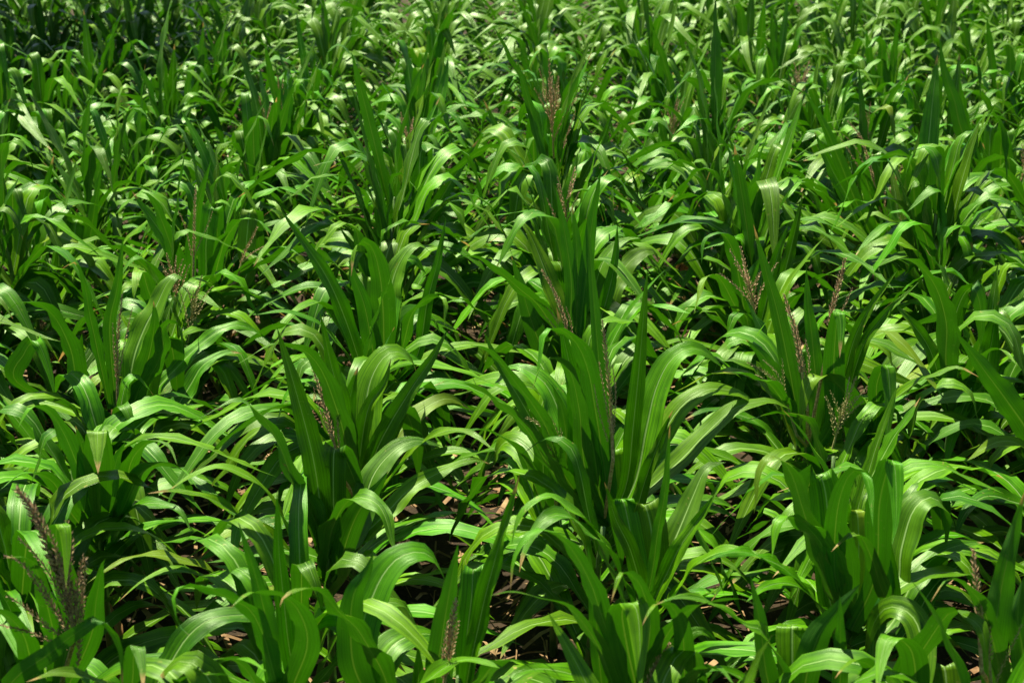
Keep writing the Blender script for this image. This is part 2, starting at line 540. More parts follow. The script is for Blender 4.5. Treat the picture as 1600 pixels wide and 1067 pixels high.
# plants traced one by one: whorl pixel in the photograph, label, tassel, blades (kind, width in px, centre line from the stalk to the tip)
HERO = [
 ((512, 880), 'tall maize plant, broad dark blade arching left, beside the largest patch of bare soil', [
  ('a', 46, (498,870),(470,790),(440,705),(415,657),(381,628),(345,636),(312,652)),
  ('u', 42, (508,850),(490,720),(462,610),(432,510)),
  ('f', 38, (522,860),(521,780),(521,725),(523,702),(532,703),(545,728),(556,756)),
  ('a', 44, (508,900),(518,832),(535,793),(560,777),(585,783),(600,803),(612,842),(621,866)),
  ('A', 30, (545,860),(600,805),(640,765),(700,731),(740,719),(768,725)),
  ('A', 42, (560,830),(580,750),(612,707),(650,688),(692,698)),
  ('a', 34, (470,880),(436,800),(405,757),(371,736),(337,729),(300,742),(262,768)),
  ('a', 28, (480,890),(440,850),(375,806),(330,780),(287,767),(229,771)),
  ('a', 36, (470,905),(440,870),(400,815),(382,808),(369,830),(365,868),(366,902)),
  ('a', 30, (480,930),(364,916),(320,889),(263,868),(202,873),(160,893),(136,912)),
  ('a', 26, (470,945),(360,918),(315,900),(270,890),(225,905),(185,940)),
  ('u', 40, (530,900),(540,850),(560,800),(590,762),(607,735)),
  ('u', 34, (500,850),(488,790),(462,745),(440,722)),
  ('a', 34, (540,905),(548,880),(572,868),(592,880),(604,905)),
 ]),
 ((558, 775), 'maize plant with bright crests and brown tassel, just behind the tall dark-bladed one', [
  ('u', 34, (552,740),(530,620),(515,560),(499,486)),
  ('a', 36, (540,690),(512,600),(482,552),(440,537),(405,548),(372,568)),
  ('A', 54, (572,720),(573,620),(592,568),(616,549),(640,560),(652,588)),
  ('u', 32, (590,700),(640,612),(675,560),(701,512)),
  ('u', 30, (562,720),(575,640),(600,600),(611,560)),
  ('A', 34, (590,740),(620,680),(660,640),(700,622),(735,640)),
  ('u', 40, (545,730),(540,660),(552,600),(560,572)),
  ('a', 28, (600,760),(650,700),(700,672),(740,680),(775,705)),
  ('f', 34, (590,760),(600,690),(622,640),(640,655),(648,690)),
 ]),
 ((612, 1120), 'broad-leaved maize plant at the lower edge, two wide pale arches over its centre', [
  ('A', 58, (566,1005),(585,925),(615,877),(650,862),(676,871),(690,895),(698,915)),
  ('A', 30, (560,980),(590,946),(625,943),(645,965),(656,992)),
  ('a', 46, (608,1080),(590,1035),(562,988),(530,955),(500,925),(470,917),(445,930),(438,948)),
  ('A', 54, (590,1065),(608,1015),(640,993),(675,991),(702,1003)),
  ('u', 50, (560,1060),(548,1000),(552,930),(575,890),(583,862)),
  ('a', 34, (640,1090),(700,1040),(740,1030),(790,1045)),
 ]),
 ((440, 1130), 'maize plant at the lower edge with two dark upright spears', [
  ('u', 34, (430,1090),(418,980),(398,896),(372,815)),
  ('u', 30, (458,1080),(448,980),(436,860),(433,765)),
  ('a', 30, (430,1060),(400,965),(360,935),(320,917),(287,918),(270,935),(276,968),(297,992)),
  ('a', 40, (455,1080),(480,1010),(470,960),(440,930),(395,925),(360,950)),
  ('a', 26, (410,1090),(380,1040),(340,1028),(300,1045)),
 ]),
 ((260, 1150), 'maize plant at the lower edge, one long flat blade bent over rightwards', [
  ('A', 42, (245,1075),(270,1030),(297,990),(330,967),(381,960),(420,960),(471,958)),
  ('a', 30, (20,1090),(85,1015),(135,978),(158,967),(178,988),(190,1030),(192,1085)),
  ('f', 36, (208,1120),(208,1050),(210,1014),(216,1012),(222,1040),(224,1080)),
  ('a', 24, (250,1130),(285,1060),(320,1050),(370,1060)),
  ('a', 34, (230,1130),(190,1080),(140,1060),(90,1050),(40,1065)),
  ('a', 30, (270,1100),(310,1060),(345,1035),(385,1030),(420,1050)),
 ]),
 ((945, 800), 'tallest maize plant in mid field, dark spears around a straight brown tassel', [
  ('u', 28, (978,760),(990,660),(1000,560),(1012,418)),
  ('u', 24, (945,700),(937,580),(926,450),(917,335)),
  ('a', 42, (948,770),(938,690),(918,575),(895,530),(870,512),(852,522),(845,556),(836,596)),
  ('u', 34, (905,760),(902,640),(888,560),(869,478)),
  ('a', 28, (915,740),(905,640),(890,580),(864,557),(845,575),(832,608)),
  ('u', 28, (900,770),(845,680),(810,620),(780,570),(753,513)),
  ('a', 38, (890,780),(820,668),(770,625),(735,600),(705,594),(680,603)),
  ('a', 34, (880,740),(850,660),(800,590),(770,553),(740,540),(712,545),(688,557)),
  ('A', 52, (895,700),(860,612),(830,582),(803,571),(785,582)),
  ('A', 48, (990,760),(1010,670),(1023,613),(1045,566),(1073,545),(1102,550),(1132,577)),
  ('A', 36, (985,790),(1065,717),(1100,680),(1144,640),(1175,630),(1205,626),(1238,641)),
  ('u', 26, (985,830),(1005,760),(1030,690),(1052,640)),
  ('u', 40, (935,760),(925,690),(905,640),(893,600)),
  ('A', 36, (1000,750),(1030,690),(1060,640),(1100,610),(1150,612),(1190,640)),
  ('f', 34, (960,820),(958,740),(954,708),(950,702),(952,715),(953,735)),
 ]),
 ((868, 790), 'maize plant with a loose yellow tassel between dark blades, left of the tallest plant', [
  ('A', 48, (860,800),(830,720),(800,690),(780,700),(772,730)),
  ('a', 34, (850,800),(820,720),(780,680),(740,672),(700,690)),
  ('A', 44, (855,830),(838,790),(822,745),(802,720),(782,722)),
  ('u', 30, (880,760),(885,690),(878,640),(862,600)),
  ('u', 36, (850,780),(848,720),(836,690),(822,668)),
 ]),
 ((716, 1110), 'maize plant at the lower edge, one long slanting spear and a tassel wrapped in blades', [
  ('u', 32, (725,1090),(746,985),(773,875),(795,800),(811,742)),
  ('u', 40, (680,1090),(690,1000),(701,930),(716,848)),
  ('f', 32, (722,1080),(730,990),(737,930),(739,892),(744,887),(749,905),(750,930)),
  ('u', 12, (704,1060),(712,980),(720,920),(723,868)),
  ('a', 30, (735,1090),(770,1040),(800,1030),(840,1050)),
  ('u', 26, (655,1110),(654,1060),(653,1003)),
 ]),
 ((985, 1110), 'maize plant at the lower edge whose widest blade folds into a dark panel', [
  ('f', 50, (1000,1110),(980,1010),(972,955),(985,941),(996,958),(1000,1010),(1000,1085)),
  ('u', 26, (945,1090),(930,950),(918,850)),
  ('a', 42, (970,1060),(935,945),(920,905),(888,850),(854,827),(823,842),(802,875),(797,922)),
  ('a', 34, (1015,990),(1005,925),(990,900),(972,896),(962,918),(955,942)),
  ('a', 34, (1060,1110),(1068,1000),(1054,952),(1035,942),(1015,955),(1003,978)),
  ('a', 40, (940,1100),(905,1060),(860,1045),(815,1050),(785,1075)),
  ('a', 36, (955,1060),(930,1000),(890,950),(850,935),(800,925),(765,930)),
  ('a', 44, (1050,1120),(1075,1060),(1100,1045),(1130,1050),(1150,1070)),
  ('a', 30, (1010,1050),(1050,980),(1090,945),(1150,935),(1180,945)),
  ('u', 38, (1030,1090),(1050,1020),(1090,985),(1120,1000)),
 ]),
 ((1000, 960), 'maize plant, wide pale blade with white midrib, left of the dark folded clump', [
  ('b', 46, (1016,965),(1022,890),(1018,830),(1009,792),(1000,788),(992,800)),
  ('b', 32, (1000,900),(985,830),(975,786),(970,780),(966,795)),
  ('u', 28, (1003,930),(985,860),(962,810),(944,752)),
  ('a', 44, (985,965),(958,905),(935,852),(905,816),(868,805),(840,823),(820,860),(812,895)),
  ('a', 32, (970,900),(930,830),(885,790),(860,775),(834,784),(812,805),(800,850)),
  ('u', 18, (1018,900),(1028,830),(1040,760),(1047,660)),
  ('A', 38, (1020,930),(1045,860),(1075,800),(1110,780),(1150,795)),
  ('A', 44, (1030,900),(1060,830),(1085,770),(1105,730),(1135,722)),
  ('a', 34, (1040,950),(1090,880),(1140,860),(1180,865),(1210,885)),
  ('u', 30, (1040,900),(1065,850),(1100,800),(1122,765)),
 ]),
 ((1330, 960), 'dense dark maize clump with folded flat-topped blades, right of centre at the front', [
  ('a', 44, (1295,920),(1265,830),(1250,780),(1230,727),(1205,711),(1186,740),(1178,802)),
  ('b', 46, (1297,940),(1295,830),(1289,765),(1279,742),(1266,752),(1258,798)),
  ('a', 34, (1305,900),(1308,800),(1326,743),(1346,737),(1359,762),(1364,822)),
  ('f', 40, (1368,900),(1374,790),(1388,730),(1396,721),(1400,755),(1400,810),(1394,852)),
  ('u', 38, (1392,950),(1382,870),(1384,805),(1399,760)),
  ('A', 48, (1398,920),(1408,860),(1424,803),(1448,778),(1470,786),(1480,820),(1473,864)),
  ('a', 50, (1322,980),(1308,915),(1290,862),(1262,823),(1235,808),(1213,824),(1205,872)),
  ('a', 28, (1385,960),(1372,905),(1358,862),(1342,836),(1320,842),(1298,862)),
  ('A', 42, (1388,980),(1430,903),(1465,867),(1500,851),(1538,847)),
  ('A', 30, (1405,1000),(1455,922),(1490,888),(1520,880),(1546,903),(1556,932)),
  ('u', 20, (1386,930),(1384,870),(1380,810)),
  ('b', 24, (1340,940),(1342,860),(1340,805),(1336,797),(1330,810)),
  ('a', 30, (1290,960),(1240,900),(1190,870),(1140,862),(1095,880)),
  ('u', 44, (1330,960),(1322,880),(1312,820),(1300,790)),
  ('a', 38, (1300,985),(1270,935),(1235,912),(1200,915),(1165,940)),
 ]),
 ((1270, 1130), 'maize plant at the lower edge, slim dark spear and pale flat-folded blade', [
  ('u', 32, (1208,1090),(1186,965),(1172,897)),
  ('b', 46, (1240,1110),(1238,1030),(1238,985),(1240,977),(1243,990)),
  ('u', 50, (1256,1090),(1274,1005),(1305,958),(1346,910)),
  ('u', 24, (1308,1100),(1313,1000),(1312,928)),
  ('a', 32, (1200,1000),(1160,975),(1110,940),(1060,933),(1020,945)),
  ('a', 34, (1190,1080),(1140,1050),(1110,1045),(1085,1065)),
 ]),
 ((1420, 1130), 'maize plant at the lower edge with stiff folded blades, two dry spikes beside it', [
  ('A', 40, (1440,1050),(1438,990),(1420,957),(1388,948),(1366,972),(1352,1022)),
  ('f', 40, (1432,1110),(1428,1030),(1412,1002),(1388,997),(1376,1035),(1370,1085)),
  ('a', 54, (1408,1080),(1445,1010),(1484,957),(1508,963),(1534,985),(1545,1065)),
  ('a', 34, (1400,1100),(1360,1040),(1330,1035),(1305,1060)),
  ('f', 50, (1480,1120),(1478,1060),(1475,1042),(1470,1040),(1472,1070)),
 ]),
 ((1262, 690), 'maize plant with tall dark spears and pinkish tassels, behind the dark folded clump', [
  ('u', 30, (1245,640),(1232,570),(1214,485),(1195,418),(1177,350)),
  ('u', 26, (1276,640),(1270,540),(1262,470),(1260,416)),
  ('f', 30, (1300,660),(1303,560),(1308,495),(1310,487),(1314,510),(1312,560)),
  ('f', 32, (1275,680),(1273,600),(1272,552),(1271,546),(1272,570),(1272,600)),
  ('u', 25, (1315,640),(1347,545),(1380,495),(1439,437)),
  ('u', 24, (1308,640),(1330,545),(1357,485),(1405,418)),
  ('a', 46, (1350,740),(1343,685),(1333,637),(1310,601),(1282,588),(1262,602),(1249,672)),
  ('f', 26, (1360,680),(1370,600),(1384,570),(1390,600),(1389,650),(1383,712)),
  ('a', 44, (1398,740),(1430,642),(1458,608),(1486,598),(1514,613),(1531,662)),
  ('a', 32, (1250,700),(1232,645),(1205,603),(1168,587),(1130,580)),
  ('a', 34, (1230,720),(1195,670),(1160,650),(1110,640),(1070,655)),
  ('u', 30, (1248,680),(1222,610),(1195,560),(1165,530)),
  ('f', 26, (1290,700),(1297,640),(1300,600),(1304,596),(1306,620)),
  ('a', 34, (1340,700),(1380,640),(1430,600),(1490,575),(1530,590)),
 ]),
 ((1485, 640), 'maize plant with pale puckered blades hanging in the sun near the right edge', [
  ('a', 38, (1478,570),(1478,500),(1460,445),(1432,411),(1400,404),(1362,408)),
  ('b', 32, (1486,560),(1492,500),(1505,462),(1520,450),(1530,470)),
  ('a', 32, (1500,620),(1530,560),(1560,545),(1590,570)),
  ('u', 28, (1470,600),(1450,540),(1420,500),(1395,470)),
  ('u', 40, (1530,640),(1545,560),(1555,500),(1560,470)),
  ('a', 28, (1510,640),(1540,600),(1570,590),(1610,600)),
 ]),
 ((1640, 760), 'maize plant cut by the right edge, broad dark spear pointing up and left', [
  ('u', 46, (1640,740),(1600,665),(1550,595),(1493,518)),
  ('a', 30, (1640,760),(1600,700),(1560,690),(1510,720)),
  ('a', 34, (1620,800),(1587,785),(1540,775),(1510,800),(1490,840)),
 ]),
 ((1590, 1120), 'maize plant cut by the right edge, steep dark blades behind two straw-coloured spikes', [
  ('u', 46, (1548,1090),(1558,960),(1577,860),(1602,765)),
  ('u', 50, (1600,1120),(1598,1020),(1590,960),(1600,900)),
  ('a', 34, (1570,1080),(1540,960),(1510,915),(1480,905),(1455,940)),
 ]),
 ((182, 640), 'maize plant with a needle-thin dark spear and brown tassel, left part of the field', [
  ('u', 22, (182,640),(174,560),(172,500),(183,450),(193,368)),
  ('a', 18, (172,640),(155,560),(140,490),(131,440),(118,411),(98,420)),
  ('a', 38, (128,620),(110,545),(88,500),(57,473),(22,477),(2,503)),
  ('A', 40, (195,630),(215,540),(243,480),(262,442),(280,431),(292,452)),
  ('f', 38, (222,650),(235,575),(250,536),(266,536),(273,570)),
  ('a', 30, (250,560),(252,518),(266,503),(282,513),(286,552)),
  ('A', 40, (220,700),(236,645),(252,612),(275,593),(294,602)),
  ('f', 30, (30,600),(38,552),(56,533),(70,558),(82,600),(86,626)),
  ('A', 26, (215,640),(290,560),(330,525),(365,508),(395,515),(427,537)),
  ('A', 34, (240,690),(295,605),(318,570),(353,550),(378,553)),
  ('u', 30, (165,660),(130,620),(125,560),(128,520)),
  ('u', 34, (205,640),(232,560),(242,500),(240,470)),
 ]),
 ((155, 830), 'bushy maize plant with a rounded flat-topped blade, in front of the needle-thin spear', [
  ('a', 40, (140,790),(118,720),(100,677),(75,641),(46,637),(27,670)),
  ('f', 44, (155,820),(155,740),(153,685),(152,672),(153,700),(153,740)),
  ('a', 30, (195,790),(205,720),(238,688),(262,695),(277,728)),
  ('a', 34, (190,800),(215,745),(250,725),(285,735),(310,765)),
  ('a', 34, (110,800),(80,750),(40,740),(0,765)),
  ('f', 26, (140,870),(160,790),(168,742),(174,745),(170,780)),
  ('u', 34, (130,830),(135,760),(128,700),(118,665)),
  ('a', 30, (175,850),(200,800),(240,785),(280,800),(300,830)),
  ('u', 30, (165,850),(172,780),(182,720),(196,690)),
  ('f', 28, (110,850),(106,795),(108,765),(116,763),(112,800)),
 ]),
 ((85, 1090), 'low maize plant carrying the largest purple tassel, at the lower left corner', [
  ('a', 34, (60,1090),(40,1000),(10,960),(-30,950)),
  ('u', 40, (55,1090),(35,1000),(10,940),(-20,900)),
  ('f', 36, (110,960),(92,870),(88,825),(100,822),(104,860),(103,920)),
  ('a', 34, (85,1000),(60,900),(40,870),(10,870)),
  ('u', 40, (140,1000),(150,940),(160,880),(165,872)),
 ]),
 ((598, 590), 'maize plant with two rounded crests side by side, left of and behind the tallest', [
  ('a', 38, (600,550),(597,460),(588,405),(573,379),(557,385),(548,432)),
  ('A', 40, (606,540),(612,445),(632,397),(655,383),(673,394)),
  ('A', 38, (603,580),(605,485),(620,422),(645,405),(666,428)),
  ('u', 28, (568,580),(540,500),(510,432),(475,380),(438,326)),
  ('u', 22, (650,560),(668,470),(686,400),(697,338)),
  ('a', 20, (625,560),(640,500),(660,471),(685,465),(696,480),(695,517)),
  ('f', 16, (585,600),(583,520),(582,445),(587,434),(590,470)),
  ('A', 44, (604,620),(614,555),(622,520),(642,496),(666,491),(680,505),(689,532)),
  ('u', 30, (585,560),(570,480),(552,430),(546,400)),
  ('a', 28, (570,600),(530,540),(490,500),(445,487),(400,492)),
 ]),
 ((908, 560), 'maize plant with wide glossy blades fanned to the right, behind the tallest plant', [
  ('A', 44, (935,530),(947,475),(965,432),(998,397),(1022,394),(1030,410)),
  ('A', 32, (925,490),(932,440),(948,400),(975,376),(1003,372)),
  ('a', 30, (880,540),(845,482),(810,450),(770,417),(735,400),(706,406)),
  ('u', 32, (880,590),(848,545),(830,500),(815,450),(799,400)),
  ('u', 24, (890,540),(893,450),(885,380),(868,290)),
  ('u', 24, (905,540),(915,440),(925,350),(940,262)),
  ('u', 26, (900,530),(903,440),(900,370),(894,320)),
  ('A', 34, (880,500),(852,425),(835,381),(817,350),(798,346)),
  ('a', 30, (940,560),(985,500),(1030,478),(1080,490)),
  ('u', 24, (925,540),(950,460),(962,400),(965,350)),
 ]),
 ((1172, 520), 'maize plant with a short pale arch leaning left, between two rows of spears', [
  ('a', 32, (1162,480),(1153,425),(1145,390),(1125,363),(1103,373),(1095,412)),
  ('u', 24, (1185,520),(1200,460),(1215,400),(1232,350)),
  ('u', 24, (1195,520),(1222,440),(1240,370),(1255,300)),
  ('a', 24, (1185,540),(1160,500),(1120,430),(1095,450),(1085,490)),
  ('a', 28, (1190,540),(1230,480),(1270,440),(1300,430),(1330,450)),
  ('a', 26, (1160,540),(1120,500),(1080,480),(1040,485)),
  ('u', 28, (1170,520),(1168,460),(1180,420),(1190,400)),
 ]),
 ((1378, 380), 'dark upright maize clump with drooping brown tassels, upper right of the field', [
  ('u', 26, (1340,350),(1325,310),(1300,265),(1272,205)),
  ('u', 22, (1335,310),(1315,260),(1285,190),(1255,140)),
  ('f', 24, (1366,390),(1364,330),(1362,250),(1366,243),(1368,280)),
  ('a', 26, (1372,360),(1352,275),(1340,250),(1325,255)),
  ('u', 24, (1405,380),(1412,320),(1418,270),(1424,228)),
  ('a', 28, (1300,360),(1280,320),(1260,290),(1245,293),(1230,310)),
  ('a', 24, (1385,380),(1385,345),(1370,325),(1340,325),(1300,345)),
  ('a', 28, (1400,380),(1440,330),(1470,320),(1500,345)),
 ]),
 ((1560, 300), 'maize plant with one dark hanging column of blade, upper right by the edge', [
  ('f', 26, (1560,340),(1562,280),(1566,215),(1574,208),(1580,240),(1586,290)),
  ('f', 22, (1545,330),(1545,260),(1548,205),(1553,200),(1556,230)),
  ('u', 24, (1505,210),(1492,160),(1475,110),(1468,60)),
  ('a', 24, (1560,330),(1590,290),(1620,285)),
 ]),
 ((634, 380), 'maize plant, one dark flat-topped column, left of the middle row, well back', [
  ('f', 24, (633,360),(630,300),(629,235),(632,225),(636,250),(637,300)),
  ('u', 22, (618,360),(610,300),(595,260),(582,208)),
  ('a', 26, (650,350),(660,280),(670,262),(690,262),(695,290)),
  ('a', 30, (655,360),(668,300),(690,275),(715,285),(720,310)),
  ('a', 26, (610,360),(580,310),(545,290),(510,300)),
  ('f', 24, (655,340),(655,280),(657,240),(664,234),(665,260)),
  ('u', 22, (665,360),(690,310),(720,260),(750,215)),
 ]),
 ((855, 330), 'maize plant with a dark folded blade beside brown spikes, middle row and well back', [
  ('f', 22, (838,300),(834,240),(833,190),(837,184),(840,200),(840,250)),
  ('f', 20, (858,300),(855,250),(852,215),(856,210),(860,240)),
  ('u', 20, (815,310),(800,260),(780,210),(755,155)),
  ('a', 24, (850,330),(820,270),(790,225),(765,218),(745,235)),
  ('a', 24, (870,330),(890,290),(915,272),(940,285)),
  ('u', 20, (900,320),(925,270),(945,210),(962,165)),
 ]),
 ((300, 470), 'maize plant, dark spears leaning left and thin brown spikes, left part of field', [
  ('u', 28, (290,450),(268,390),(235,340),(205,298)),
  ('u', 22, (300,450),(300,390),(310,320),(330,250)),
  ('a', 30, (285,440),(262,370),(240,315),(220,300),(205,310)),
  ('a', 30, (330,450),(350,380),(375,345),(405,345),(420,370)),
  ('f', 26, (320,440),(322,380),(328,330),(335,325),(338,350)),
  ('a', 30, (330,470),(370,430),(410,400),(440,385),(470,400)),
  ('a', 28, (280,470),(240,430),(200,395),(170,385),(130,400)),
  ('f', 26, (380,440),(385,380),(390,335),(398,330),(402,360)),
 ]),
 ((100, 400), 'maize plant with paired flat crests, by the left edge and behind the needle-thin spear', [
  ('f', 28, (92,420),(92,370),(93,335),(98,332),(101,360)),
  ('f', 28, (40,450),(40,420),(42,400),(48,398),(50,420)),
  ('f', 26, (115,440),(116,400),(118,352),(124,345),(127,370)),
  ('u', 20, (130,440),(140,380),(150,310),(160,255)),
  ('u', 20, (60,430),(55,370),(70,300),(85,240)),
  ('a', 30, (70,430),(50,340),(30,310),(5,312)),
 ]),
]
# tassels traced the same way: (plant index, material, [(thickness, line...), ...]) the first line is the central spike with its stem
HERO_TASSELS = [
 (1, 'p', [(1.0,(535,745),(516,667),(503,620),(486,566)), (.8,(530,700),(527,655),(522,610)), (.7,(524,700),(500,640),(490,605))]),
 (5, 'p', [(1.0,(958,720),(955,654),(950,580),(941,500)), (.7,(955,680),(945,620),(936,565)), (.7,(957,690),(962,620),(957,570)), (.6,(950,690),(935,640),(928,600))]),
 (6, 'y', [(1.0,(872,730),(866,700),(850,668),(823,652)), (.8,(869,710),(850,690),(835,676),(812,673)), (.8,(868,705),(860,675),(845,650),(828,640)), (.7,(870,712),(872,680),(862,655),(848,640)), (.7,(868,715),(845,700),(832,690)), (.7,(871,715),(878,690),(876,668))]),
 (21, 'p', [(1.1,(893,560),(885,510),(868,460),(847,422)), (.8,(890,540),(866,495),(845,470),(832,455)), (.8,(892,545),(893,510),(885,480)), (.7,(888,535),(862,505),(848,490))]),
 (7, 'p', [(1.3,(692,1090),(697,1045),(704,990),(712,938)), (.9,(694,1060),(708,1010),(716,970)), (.9,(692,1060),(694,1010),(700,970))]),
 (13, 'p', [(1.2,(1262,640),(1243,520),(1234,490),(1225,460)), (.8,(1262,600),(1250,540),(1245,510)), (.8,(1264,600),(1264,560),(1258,530))]),
 (13, 'p', [(1.2,(1290,560),(1300,485),(1312,440),(1321,403)), (.9,(1295,540),(1318,480),(1332,450)), (.8,(1292,540),(1306,500),(1325,470))]),
 (13, 'y', [(.8,(1245,680),(1222,610),(1200,585),(1168,566)), (.8,(1225,620),(1215,585),(1192,562)), (.8,(1227,620),(1224,590),(1222,560)), (.6,(1223,612),(1205,597),(1180,585))]),
 (17, 'p', [(1.0,(184,650),(183,570),(185,520),(191,460)), (.7,(184,600),(194,540),(207,480)), (.7,(183,600),(178,550),(176,505))]),
 (19, 'd', [(1.7,(116,1000),(105,930),(72,840),(50,795),(26,763)), (1.2,(114,960),(108,900),(112,850),(104,812)), (1.2,(112,950),(98,890),(85,850),(75,825)), (1.2,(118,960),(122,910),(132,870),(131,925)), (1.1,(110,985),(70,930),(35,880),(6,868)), (1.1,(108,1000),(70,975),(35,945),(10,930)), (1.0,(105,1015),(75,1000),(40,985),(-5,975)), (1.1,(112,975),(85,910),(55,865),(28,840)), (1.1,(118,980),(126,940),(128,900)), (1.0,(120,1010),(128,960),(130,910)), (1.1,(116,985),(100,930),(88,890)), (1.1,(118,990),(116,930),(98,880)), (1.0,(110,1000),(85,950),(60,900),(45,880)), (1.0,(122,1040),(125,1000),(130,930))]),
 (16, 'p', [(1.1,(1534,1050),(1530,975),(1526,920),(1520,858)), (.7,(1532,1010),(1528,975),(1516,955)), (.7,(1532,1010),(1535,960),(1528,925))]),
 (16, 'y', [(1.1,(1549,1075),(1545,1020),(1542,980),(1540,940)), (.8,(1553,1080),(1562,1050),(1578,1015),(1597,975))]),
 (8, 'p', [(1.2,(1003,1110),(1015,1066),(1030,1030),(1046,1003)), (.8,(1010,1080),(1018,1050),(1025,1035)), (.8,(1012,1080),(1030,1050),(1040,1035))]),
 (23, 'p', [(1.0,(1376,330),(1362,270),(1345,215),(1325,190)), (.7,(1370,320),(1335,250),(1300,195)), (.7,(1372,320),(1340,235),(1310,205)), (.7,(1378,330),(1392,290),(1408,262))]),
 (23, 'p', [(1.1,(1385,370),(1391,310),(1398,285),(1412,255)), (.7,(1386,350),(1382,310),(1385,280))]),
 (26, 'p', [(.9,(860,320),(870,265),(885,215),(905,160)), (.8,(862,300),(868,250),(873,210))]),
 (27, 'p', [(.9,(302,440),(303,380),(304,330),(306,290)), (.7,(300,400),(288,350),(270,315)), (.7,(303,400),(325,350),(332,330))]),
 (27, 'p', [(.9,(370,440),(380,400),(390,380),(402,355)), (.8,(378,410),(395,395),(412,385))]),
]

WHORL_Z = 0.52


def ray_at_z(px, py, z):
    q = unproject(px, py, 1.0)
    k = (z - CAM_H) / (q[2] - CAM_H)
    return np.array([q[0] * k, k, z])


HERO_POS = []
for (wx, wy), lab, blades in HERO:
    q = ray_at_z(wx, wy, WHORL_Z)
    HERO_POS.append((q[0], q[1]))
    HEROES.append((q[0], q[1], 0.20))




# positions of the plants in the rows
spots = []
for k in range(-9, 10):
    X = ROW0 + k * ROW_STEP
    y = 1.2 + random.uniform(0, 0.2)
    while y < 16.5:
        y += random.uniform(0.11, 0.18) if y < 6.5 else random.uniform(0.16, 0.26)
        xx = X + random.gauss(0, 0.022)
        if any(abs(xx - hx) < 0.3 and abs(y - hy) < hr for hx, hy, hr in HEROES):
            continue
        spots.append((k, xx, y))


def visible(x, y):
    px, py, zc = project(x, y, 0.75)
    return -170 < px < 1770 and -60 < py < 1500


near = [s for s in spots if visible(s[1], s[2])]
far = [s for s in spots if not visible(s[1], s[2])]
near.sort(key=lambda s: s[2])
N_SINGLE = 300 - len(HEROES)
rest = near[N_SINGLE:] + far
near = near[:N_SINGLE]

TASSEL_AT = [(300, 330), (385, 390), (355, 120), (690, 165), (795, 60), (880, 205), (915, 265), (930, 140), (1130, 180), (1125, 320),
             (1075, 110), (1195, 100), (1340, 220), (1395, 290), (1385, 70), (1515, 115), (1310, 450), (60, 330), (1600, 190), (1030, 90), (1290, 60), (500, 140)]
tas = {}
for (tx, ty) in TASSEL_AT:
    best, bi = 1e9, None
    for i, (k, x, y) in enumerate(near):
        px, py, zc = project(x, y, 1.12)
        dd = (px - tx) ** 2 + (py - ty) ** 2
        if dd < best and i not in tas:
            best, bi = dd, i
    if bi is not None:
        tas[bi] = True


def hmul(x, y):
    """tall and short stretches along the rows"""
    k = round((x - ROW0) / ROW_STEP)
    v = math.sin(y * 6.0 + k * 2.1 + 0.6 * math.sin(y * 1.3 + k))
    return 1.0 + (0.20 * v if v > 0 else 0.16 * v)


count_in_row = {}
for i, (k, x, y) in enumerate(near):
    A = ARCH[random.randrange(len(ARCH))]
    root = empty('maize_plant', (x, y, 0))
    # blades spread mostly across the row, into the furrows
    root.rotation_euler = (random.gauss(0, 0.04), random.gauss(0, 0.04), random.gauss(0, 0.5) + (math.pi if random.random() < .5 else 0))
    sc = random.uniform(0.88, 1.10)
    fs = sc * (1.0 - 0.10 * min(1.0, max(0.0, (y - 6.0) / 5.0)))
    root.scale = (fs, fs, fs * hmul(x, y))
    front = y < 5.4
    if front:
        root.scale = (sc, sc, sc * 0.86)
    for me in A['leaves'][:-2] if front else A['leaves']:
        obj('leaf', me, root)
    obj('stalk', A['stalk'], root)
    for _ in range(random.choice((0, 1, 2))):
        dl = obj('leaf', random.choice(DRY), root)
        dl.rotation_euler = (0, 0, random.uniform(0, 6.28))
        dl.location = (0, 0, random.uniform(-0.04, 0.08))
        dl['label'] = 'dry straw-brown lower leaf'
    if i in tas:
        td, tb = TASSEL_PROTO[random.randrange(len(TASSEL_PROTO))]
        t = obj('tassel', td, root)
        t.location = (0, 0, A['H'] * 0.97 + 0.05)
        t.rotation_euler = (0, 0, random.uniform(0, 6.28))
        for b in tb:
            obj('branch', b, t)
    c = count_in_row.get(k, 0)
    count_in_row[k] = c + 1
    look = 'tasselled' if i in tas else ('tall' if root.scale[2] > 1.08 else ('low' if root.scale[2] < 0.92 else 'leafy'))
    root['label'] = f'{look} maize plant, {ORD[min(c, len(ORD) - 1)]} from the front, {row_phrase(k)}'
    root['category'] = 'maize plant'
    root['group'] = GROUP

# ------------------------------------------------------------------ plants traced one by one
def bezier_line(pts, n):
    """smooth line through the points, resampled evenly"""
    pts = np.asarray(pts, float)
    m = len(pts)
    ext = np.vstack([2 * pts[0] - pts[1], pts, 2 * pts[-1] - pts[-2]])
    fine = []
    for i in range(m - 1):
        p0, p1, p2, p3 = ext[i], ext[i + 1], ext[i + 2], ext[i + 3]
        for t in np.linspace(0, 1, 10, endpoint=False):
            fine.append(0.5 * ((2 * p1) + (-p0 + p2) * t + (2 * p0 - 5 * p1 + 4 * p2 - p3) * t * t + (-p0 + 3 * p1 - 3 * p2 + p3) * t ** 3))
    fine.append(pts[-1])
    fine = np.array(fine)
    s = np.concatenate([[0], np.cumsum(np.linalg.norm(np.diff(fine, axis=0), axis=1))])
    u = np.linspace(0, s[-1], n)
    return np.stack([np.interp(u, s, fine[:, k]) for k in range(fine.shape[1])], 1)


